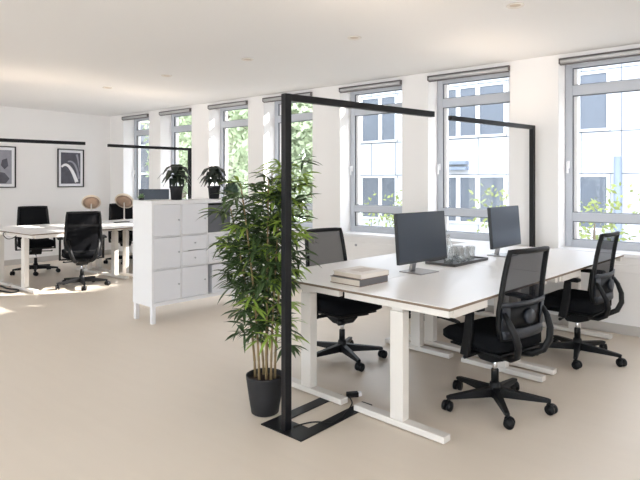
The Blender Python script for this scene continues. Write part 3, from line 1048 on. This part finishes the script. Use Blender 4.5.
q = mb(M['cable'], True)
q.tube(smooth_path([(-8.45, 3.02, .012), (-8.2, 3.10, .012), (-7.95, 3.09, .012), (-7.72, 3.14, .012), (-7.60, 3.02, .012), (-7.9, 2.96, .012), (-8.3, 2.88, .012)]), .011, 6)
tag(q.build('floor_cable'), 'black cable lying on the floor under the far left desk end', 'cable')

# ------------------------------------------------------------------ pictures on the far wall
def picture(label, y0, y1, z0, z1, which):
    t = thing('framed_picture', label, 'picture', (XB, (y0 + y1) / 2, (z0 + z1) / 2), 0, 'black-framed prints')
    w, h = (y1 - y0) / 2, (z1 - z0) / 2
    q = mb(M['black'])
    fw = .016
    q.box(0, .025, -w, w, h - fw, h); q.box(0, .025, -w, w, -h, -h + fw)
    q.box(0, .025, -w, -w + fw, -h + fw, h - fw); q.box(0, .025, w - fw, w, -h + fw, h - fw)
    q.build('frame', t)
    boxo('mat_board', M['print_light'], (.001, .006, -w + fw, w - fw, -h + fw, h - fw), t)
    a, c = w - .065, h - .065
    pr = boxo('print', M['print_dark'] if which else M['print_mid'], (.006, .0075, -a, a, -c, c), t)
    if which:
        def curve(p0, p1, p2, w0, w1, m, name, off):
            q = mb(m); n = 16; vs = []
            for k in range(n + 1):
                s = k / n
                P0, P1, P2 = Vector(p0), Vector(p1), Vector(p2)
                p = P0 * (1 - s) ** 2 + P1 * 2 * s * (1 - s) + P2 * s * s
                d = ((P1 - P0) * (1 - s) + (P2 - P1) * s).normalized()
                nn = Vector((-d.y, d.x)); ww = w0 + (w1 - w0) * s
                for z_ in (.0075, off):
                    vs += [(z_, (p + nn * ww).x, (p + nn * ww).y), (z_, (p - nn * ww).x, (p - nn * ww).y)]
            fs = []
            for k in range(n):
                b0 = 4 * k
                fs += [(b0 + 2, b0 + 3, b0 + 7, b0 + 6), (b0, b0 + 2, b0 + 6, b0 + 4), (b0 + 1, b0 + 5, b0 + 7, b0 + 3)]
            q.quadmesh(vs, fs); q.build(name, pr)
        curve((-a + .012, .02), (-.04, c * .62), (a * .62, -c + .03), .018, .034, M['print_light'], 'light_arch', .0082)
        curve((-a * .3, c * .42), (a * .55, c * .6), (a * .85, -c * .7), .012, .022, M['print_mid'], 'grey_arch', .0080)
        curve((a * .62, c * .9), (a * .8, c * .5), (a * .9, -c * .2), .02, .006, M['print_mid'], 'grey_streak', .0079)
    else:
        q = mb(M['print_dark'])
        q.prism([(.02, .12), (.10, .15), (.12, .02), (.06, -.04), (.0, .03)], 'x', .0075, .0082); q.build('dark_patch', pr)
        q = mb(M['print_dark'])
        q.prism([(-.05, -.08), (.06, -.10), (.14, -.2), (.08, -c + .01), (-.12, -c + .02)], 'x', .0075, .0082); q.build('dark_patch', pr)
picture('black-framed print with a pale arch, right of two on far wall', 4.825, 5.325, 1.335, 2.045, 1)
picture('black-framed pale grey print cut by the left edge of the frame', 3.62, 4.10, 1.335, 2.045, 0)

# small wall fitting under the window behind the books
t = thing('wall_valve', 'small grey knob on wall under the window behind the books', 'valve', (-4.20, WY, .62), 0)
q = mb(M['knob'], True); q.tube([(0, 0, 0), (0, -.03, 0)], [.018, .016], 14); q.build('body', t)

# ------------------------------------------------------------------ light
w = bpy.data.worlds.new('sky')
SC.world = w
w.use_nodes = True
nt = w.node_tree
bg = nt.nodes['Background']
sky = nt.nodes.new('ShaderNodeTexSky')
sky.sky_type = 'NISHITA'
sky.sun_disc = False
sky.sun_elevation = radians(29)
sky.sun_rotation = radians(37)
mx = nt.nodes.new('ShaderNodeMix'); mx.data_type = 'RGBA'
mx.inputs['Factor'].default_value = 0.75
sm = nt.nodes.new('ShaderNodeVectorMath'); sm.operation = 'SCALE'; sm.inputs['Scale'].default_value = 0.16
nt.links.new(sky.outputs[0], sm.inputs[0])
nt.links.new(sm.outputs[0], mx.inputs['A'])
mx.inputs['B'].default_value = (0.90, 0.95, 1.0, 1)
nt.links.new(mx.outputs['Result'], bg.inputs['Color'])
bg.inputs['Strength'].default_value = 2.9

sd = bpy.data.lights.new('sun', 'SUN')
sd.energy = 8; sd.angle = radians(0.6); sd.color = (1, .95, .88)
so = bpy.data.objects.new('sun', sd); C.objects.link(so)
el = radians(29)
dirv = Vector((-.6 * cos(el), -.8 * cos(el), -sin(el)))
so.rotation_euler = dirv.to_track_quat('-Z', 'Y').to_euler()
so.location = (10, 20, 15)

def portal(x, y, z, sx, sz, facing, fx=0):
    d = bpy.data.lights.new('portal', 'AREA'); d.shape = 'RECTANGLE'; d.size = sx; d.size_y = sz
    d.cycles.is_portal = True
    o = bpy.data.objects.new('portal', d); C.objects.link(o)
    o.location = (x, y, z)
    o.rotation_euler = Vector((fx, facing, 0)).to_track_quat('-Z', 'Z').to_euler()
portal((XB + XR) / 2, WY + TH + .02, 1.7, XR - XB, 2.0, -1)
portal((XB + XR) / 2, YN - .42, 1.55, XR - XB, 2.2, 1)
portal(XR + .32, -.95, 1.55, 4.2, 2.2, 0, -1)

# ------------------------------------------------------------------ camera
cd = bpy.data.cameras.new('camera')
cd.sensor_width = 36; cd.lens = 555 / 640 * 36
cd.shift_y = -(240 - 181) / 640
cd.clip_start = .05; cd.clip_end = 200
co = bpy.data.objects.new('camera', cd); C.objects.link(co)
co.location = (0, 0, 1.45)
co.rotation_euler = (radians(90), 0, radians(39.35))
SC.camera = co
SC.view_settings.view_transform = 'Standard'
SC.view_settings.look = 'None'
SC.view_settings.gamma = 1
SC.view_settings.use_curve_mapping = False
SC.view_settings.exposure = 1.31
SC.cycles.use_denoising = True
SC.cycles.max_bounces = 12
SC.cycles.diffuse_bounces = 8
SC.cycles.transparent_max_bounces = 16
SC.cycles.sample_clamp_indirect = 6
